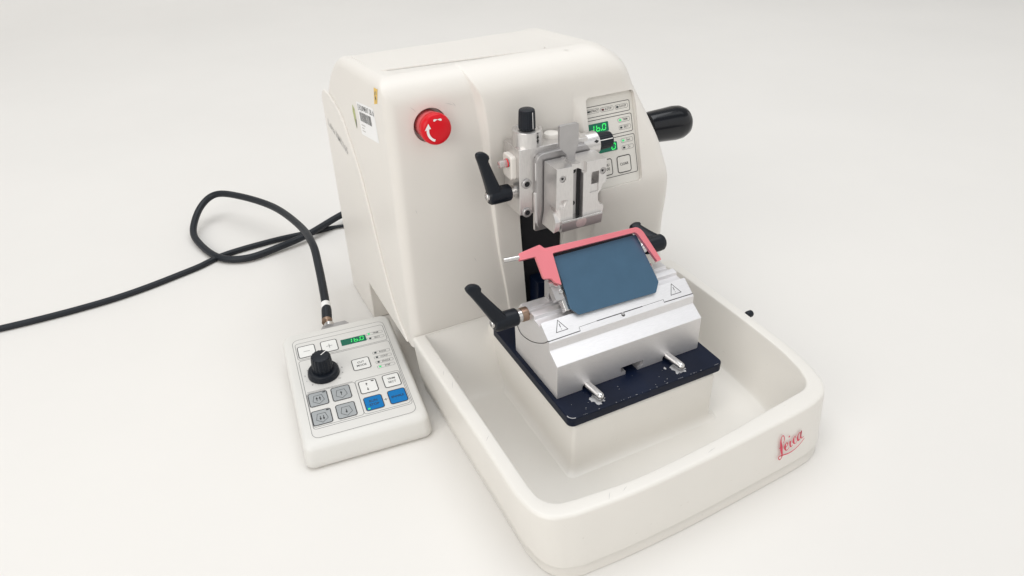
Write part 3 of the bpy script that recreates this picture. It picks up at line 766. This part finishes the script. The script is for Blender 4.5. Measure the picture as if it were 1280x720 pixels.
pb.add(lathe([(.5, 0), (.5, .02)], (6.35, 7.31, 10.95), (0, -.95, -.1), 32), 'aluv')
part('press_bar', pb, sp)
tg = roundpoly([(5.0, 19.0), (6.74, 19.0), (6.74, 17.2), (6.46, 16.6), (6.46, 15.9), (5.78, 15.9), (5.74, 16.5), (5.02, 17.2)], [.22, .22, .15, .5, .02, .02, .5, .15])
one('release_tab', prism(tg, 'y', 8.68, 8.98, .06), 'greysteel', sp)

# ================================================================ CONTROL UNIT
ROT = R(-5.5)
cu = thing('control_unit', 'flat white push-button control box with a black dial beside the tray', 'control unit', (-13, 15, ZT), ROT)
def ctl_top(y): return 2.33+.06*(y+6.5)                      # height of the top face above the table
def ctl_body():
    rings = []
    def rg(ins, zf, fr): return [(x, y, zf(y)) for x, y in rr(-5.55+ins, 5.45-ins, -7.25+fr, 8.6-ins*.6, .75, 6)]
    rings.append(rg(.35, lambda y: .03, .45)); rings.append(rg(.12, lambda y: .12, .15)); rings.append(rg(.0, lambda y: .35, .0))
    rings.append(rg(.05, lambda y: .9+.01*(y+7), .0))
    for k in range(0, 7):
        a = R(90*k/6)
        rings.append(rg(.10+.40*(1-math.cos(a)), lambda y, a=a: ctl_top(y)-.62+.62*math.sin(a), .25+1.05*(1-math.cos(a))))
    n = len(rings[0]); vs = [p for r in rings for p in r]
    fs = [(k*n+i, k*n+(i+1) % n, (k+1)*n+(i+1) % n, (k+1)*n+i) for k in range(len(rings)-1) for i in range(n)]
    fs += [tuple(range(n))[::-1], tuple(range(len(vs)-n, len(vs)))]
    return vs, fs
part('case', MB().add(ctl_body(), 'ctl'), cu, False, wn=False, angle=50)
KF = frame((0, 0, ctl_top(0)), (1, 0, 0), (0, 1, .06))
kp_ = part('keypad', MB().add(pad(rr(-4.52, 4.48, -6.05, 7.5, .62, 6), -.05, .012), 'film', KF), cu, False)
ol = MB()
ol.add(stroke(rr(-4.52, 4.48, -6.05, 7.5, .62, 6), .036, True, .02), 'greyink', KF)
for a in ((-4.3, 4.32, 4.42, 6.9), (-4.3, 4.36, -5.0, 4.26), (-4.26, .1, -4.78, -.38), (.12, 4.24, -4.8, -.3)):
    ol.add(stroke(rr(*a, .28), .042, True, .02), 'greyink', KF)
ol.add(stroke([(-4.18, -.26), (-.05, -.26)], .036, z=.02), 'greyink', KF)
for i in range(11):
    a = R(225-27*i); c = (-2.32, 1.75)
    ol.add(text(str(i), .24, (c[0]+1.72*math.cos(a), c[1]+1.62*math.sin(a)), .02), 'greyink', KF)
ol.add(text('+', .55, (2.26, -3.66), .02), 'greyink', KF)
part('printed_outline', ol, kp_, False)
kw = dict(world=False)
for x0, x1, s in ((-4.15, -2.55, 'minus'), (-1.95, -.42, 'plus')):
    b = key(kp_, KF, x0, x1, 4.66, 6.34, 'whitekey', None, z=.015, **kw)
    g = MB(); c = (x0+x1)/2; g.add(stroke([(c-.3, 5.5), (c+.3, 5.5)], .05, z=.06), 'greyink', KF)
    if s == 'plus': g.add(stroke([(c, 5.2), (c, 5.8)], .05, z=.06), 'greyink', KF)
    part('symbol', g, b, False)
display(kp_, KF, -.04, 2.4, 5.04, 5.94, '16.0', .62, .34, .55, .24, False, .07)
pill(kp_, KF, 2.5, 4.12, 5.88, 'TRIM', 'ledg', z=.02, lx=.26, world=False, ts=.30)
pill(kp_, KF, 2.5, 4.12, 5.16, 'SECT', 'ledoff', z=.02, lx=.26, world=False, ts=.30)
for y, s, l in ((2.88, 'ROCK', 'ledoff'), (2.18, 'CONT', 'ledoff'), (1.47, 'SINGLE', 'ledoff'), (.78, 'STEP', 'ledg')):
    pill(kp_, KF, 2.5, 4.16, y, s, l, z=.02, lx=.26, world=False, ts=.30)
key(kp_, KF, .37, 1.98, 1.04, 2.6, 'whitekey', ['CUT', 'MODE'], z=.015, ts=.36, gap=.45, **kw)
b = key(kp_, KF, .37, 1.94, -2.25, -.62, 'whitekey', None, z=.015, **kw)
g = MB()
for y, s in ((-1.12, 1), (-1.78, -1)):
    g.add(fill([(1.05-.10, y), (1.05+.10, y), (1.05, y+.2*s)] if s > 0 else [(1.05+.10, y), (1.05-.10, y), (1.05, y-.2)], .06), 'ink', KF)
    g.add(stroke([(1.05, y-.18*s), (1.05, y)], .06, z=.06), 'ink', KF)
g.add(fill(rr(1.5, 1.78, -.9, -.76, .06, 2), .06), 'ink', KF)
part('symbol', g, b, False)
key(kp_, KF, 2.58, 4.06, -2.26, -.58, 'whitekey', ['TRIM', 'SECT'], z=.015, ts=.36, gap=.45, **kw)
b = key(kp_, KF, .38, 1.97, -4.5, -2.82, 'bluekey', ['RUN', 'STOP'], z=.015, ts=.40, gap=.48, ink='ink', **kw)
one('indicator_light', pad(rr(.52, .74, -4.38, -4.22, .05, 2), .03, .08), 'ledg', b, False, tf=KF)
key(kp_, KF, 2.56, 4.12, -4.46, -2.76, 'bluekey', ['ENABLE'], z=.015, ts=.36, ink='ink', **kw)
for cx, cy, n, s in ((-3.34, -1.42, 2, 1), (-1.30, -1.42, 1, 1), (-3.40, -3.76, 2, -1), (-1.28, -3.72, 1, -1)):
    b = key(kp_, KF, cx-.82, cx+.82, cy-.85, cy+.88, 'greykey', None, z=.015, **kw)
    g = MB(); P = [(cx, cy-.66), (cx+.5, cy-.25), (cx+.34, cy+.45), (cx-.34, cy+.45), (cx-.5, cy-.25)]
    g.add(stroke(P, .035, True, .06), 'ink', KF)
    for k in range(n):
        x = cx+(k-(n-1)/2)*.28; g.add(stroke([(x, cy-.22*s-.05), (x, cy+.18*s-.05)], .055, z=.06), 'ink', KF)
        T = [(x-.10, cy+.06*s-.05), (x+.10, cy+.06*s-.05), (x, cy+.32*s-.05)]; g.add(fill(T if s > 0 else T[::-1], .062), 'ink', KF)
    if n == 2: g.add(fill(rr(cx+.45, cx+.72, cy+.66, cy+.78, .05, 2), .06), 'ink', KF)
    part('symbol', g, b, False)
DP = (-2.32, 1.75)
dn = KF.to_3x3() @ V((0, 0, 1)); do = KF @ V((*DP, .0))
dk = MB().add(lathe([(1.42, .02), (1.46, .08), (1.42, .45), (1.30, .62), (1.02, .70)], do, dn, 48), 'black')
dk.add(knurl(16, [(1.00, .68), (.98, .8), (.90, 2.05), (.84, 2.2), (.70, 2.26), (.01, 2.27)], do, dn, .05), 'black')
dk = part('dial', dk, kp_, False)
DF = frame(do+dn*2.285, (1, 0, 0), (0, 1, .06))
one('pointer_line', stroke([(.05, .02), (.66, .52)], .09, z=.0), 'white', dk, False, tf=DF)
# grey connector plate on the back edge
cn = MB().add(prism([(-1.7, 8.3), (1.5, 8.3), (1.0, 9.25), (-1.2, 9.25)], 'z', 2.5, 3.06, .04), 'greysteel')
cn.add(lathe([(.5, 0), (.5, .35), (.42, .42), (.42, .9)], (-.62, 9.0, 2.85), (.05, 1, .25), 24), 'steel')
part('connector', cn, cu, False)

# ================================================================ CABLES
cc = thing('control_cable', 'thick black cable looping from the control box round to the back of the machine', 'cable', (-15, 45, ZT))
p = [(-12.74, 24.9, -3.42), (-12.45, 26.0, -3.1), (-12.0, 28.4, -2.55), (-11.3, 33.0, -1.7), (-10.85, 37.2, -1.1), (-11.0, 43.3, -1.6), (-12.6, 51.0, -2.1), (-15.7, 57.3, -2.5), (-18.6, 61.2, -3.1), (-20.96, 60.6, -4.2), (-22.63, 57.0, -5.5), (-22.33, 53.4, -6.0), (-20.55, 48.7, -6.1), (-17.5, 46.8, -6.05), (-13.4, 47.4, -5.9), (-9.4, 48.4, -5.6), (-4.6, 50.7, -5.2), (0, 51.5, -4.5), (5, 47, -2), (6.5, 38, -.5), (6.5, 35.4, -.3)]
one('cord', tube(spline(p, 10), .44, 16), 'cable', cc)
d0 = (V(p[1])-V(p[0])).normalized()
pg = MB().add(lathe([(.50, 0), (.52, .2), (.52, 1.5), (.46, 1.9)], V(p[0])-d0*.2, d0, 24), 'cable').add(lathe([(.54, 0), (.54, .35)], V(p[0])-d0*.35, d0, 24), 'bronze')
part('plug_sleeve', pg, cc)
sq = spline(p, 10); i = 12
one('white_band', cyl(sq[i], sq[i]+(sq[i+1]-sq[i]).normalized()*.75, .475, .02), 'white', cc)
pc = thing('power_cable', 'thinner black cable lying behind the looped cable on the white sheet', 'cable', (-20, 48, ZT))
p = [(-150, 70, -6.24), (-120, 62, -6.24), (-90, 54, -6.24), (-66, 48, -6.24), (-48, 45, -6.24), (-34, 45.0, -6.24), (-24.3, 47.5, -6.24), (-20.0, 49.4, -6.24), (-14.1, 50.1, -6.24), (-9.2, 50.0, -6.24), (-6.4, 49.9, -6.25), (-4.8, 49.7, -6.25), (-1, 48.5, -6.2), (3, 44, -5), (4, 38, -3), (4, 35.4, -2.8)]
one('cord', tube(spline(p, 10), lambda t: .36-.14*sm((t-.62)/.1), 14), 'cable', pc)

# scuffs
for x, y, l, a in ((-6.62, 7.8, .35, 1.1), (-6.55, 6.0, .45, 1.2), (-6.6, -1.0, .3, .8), (-1.5, -10.0, .35, .9), (-.2, -9.98, .25, .5), (7.5, -9.9, .4, .2)):
    c, n_ = math.cos(a), math.sin(a); one('scuff_mark', stroke([(x-l*c, y-l*n_), (x, y+.03), (x+l*c, y+l*n_)], lambda t: .012+.035*math.sin(3.1*t), z=-.353), 'greyscuff', tr)
qf = frame((0, 13.785, 0), (1, 0, 0), (0, 0, 1))
for x, z, l, a in ((-5.0, 20.6, .3, -.8), (-2.0, 20.5, .35, -.4), (-1.6, 20.4, .2, -1.0), (-5.6, 12.0, .2, -1.3), (-.6, 6.0, .22, -1.2)):
    c, n_ = math.cos(a), math.sin(a); one('scuff_mark', stroke([(x-l*c, z-l*n_), (x, z+.02), (x+l*c, z+l*n_)], lambda t: .01+.03*math.sin(3.1*t), z=.0), 'paleink', mt, tf=qf)

# ================================================================ LIGHT, CAMERA
w = bpy.data.worlds.new('World'); sc.world = w; w.use_nodes = True
nt = w.node_tree; bg = nt.nodes['Background']
tc = nt.nodes.new('ShaderNodeTexCoord'); sx = nt.nodes.new('ShaderNodeSeparateXYZ'); rp = nt.nodes.new('ShaderNodeValToRGB'); mr = nt.nodes.new('ShaderNodeMapRange')
nt.links.new(tc.outputs['Generated'], sx.inputs[0]); nt.links.new(sx.outputs['Z'], mr.inputs['Value'])
mr.inputs['From Min'].default_value = -1; mr.inputs['From Max'].default_value = 1
nt.links.new(mr.outputs['Result'], rp.inputs['Fac'])
rp.color_ramp.elements[0].position = .40; rp.color_ramp.elements[0].color = (.86, .82, .77, 1)
rp.color_ramp.elements[1].position = .95; rp.color_ramp.elements[1].color = (.97, .99, 1, 1)
nz = nt.nodes.new('ShaderNodeTexNoise'); nz.inputs['Scale'].default_value = 1.6; nz.inputs['Detail'].default_value = 1.0
nt.links.new(tc.outputs['Generated'], nz.inputs['Vector'])
m2 = nt.nodes.new('ShaderNodeMapRange'); m2.interpolation_type = 'SMOOTHSTEP'
m2.inputs['From Min'].default_value = .42; m2.inputs['From Max'].default_value = .56; m2.inputs['To Min'].default_value = .45; m2.inputs['To Max'].default_value = 1.45
nt.links.new(nz.outputs['Fac'], m2.inputs['Value'])
vm = nt.nodes.new('ShaderNodeVectorMath'); vm.operation = 'SCALE'
nt.links.new(rp.outputs['Color'], vm.inputs[0]); nt.links.new(m2.outputs['Result'], vm.inputs['Scale'])
nt.links.new(vm.outputs['Vector'], bg.inputs['Color']); bg.inputs['Strength'].default_value = .68
def area(name, loc, tgt, size, energy, col=(1, 1, 1)):
    l = bpy.data.lights.new(name, 'AREA'); l.shape = 'RECTANGLE'; l.size, l.size_y = size; l.energy = energy; l.color = col
    o = bpy.data.objects.new(name, l); C.objects.link(o); o.location = V(loc)*S
    o.rotation_euler = (V(tgt)-V(loc)).to_track_quat('-Z', 'Y').to_euler(); return o
area('ceiling_softbox', (20, 45, 300), (8, 15, 0), (3.4, 2.6), 58, (.97, .985, 1))
area('added_fill_light', (-200, -110, 130), (0, 12, 5), (2.2, 1.6), 28, (1, .97, .93))  # unseen fill lamp, added to lift the left and front faces

cam = bpy.data.cameras.new('Camera'); co = bpy.data.objects.new('Camera', cam); C.objects.link(co); sc.camera = co
cam.sensor_width = 36; cam.lens = .9122*1000/1280*36; cam.clip_start = .02; cam.clip_end = 50
a, b, c = -.44837, .99622, -.03008
mat = Matrix.Rotation(a, 4, 'Z') @ Matrix.Rotation(b, 4, 'X') @ Matrix.Rotation(c, 4, 'Z')
mat.translation = V((-22.10923, -38.29425, 39.27304))*S
co.matrix_world = mat
sc.view_settings.view_transform = 'Standard'; sc.view_settings.look = 'None'; sc.view_settings.exposure = .08; sc.view_settings.gamma = 1
sc.render.engine = 'CYCLES'
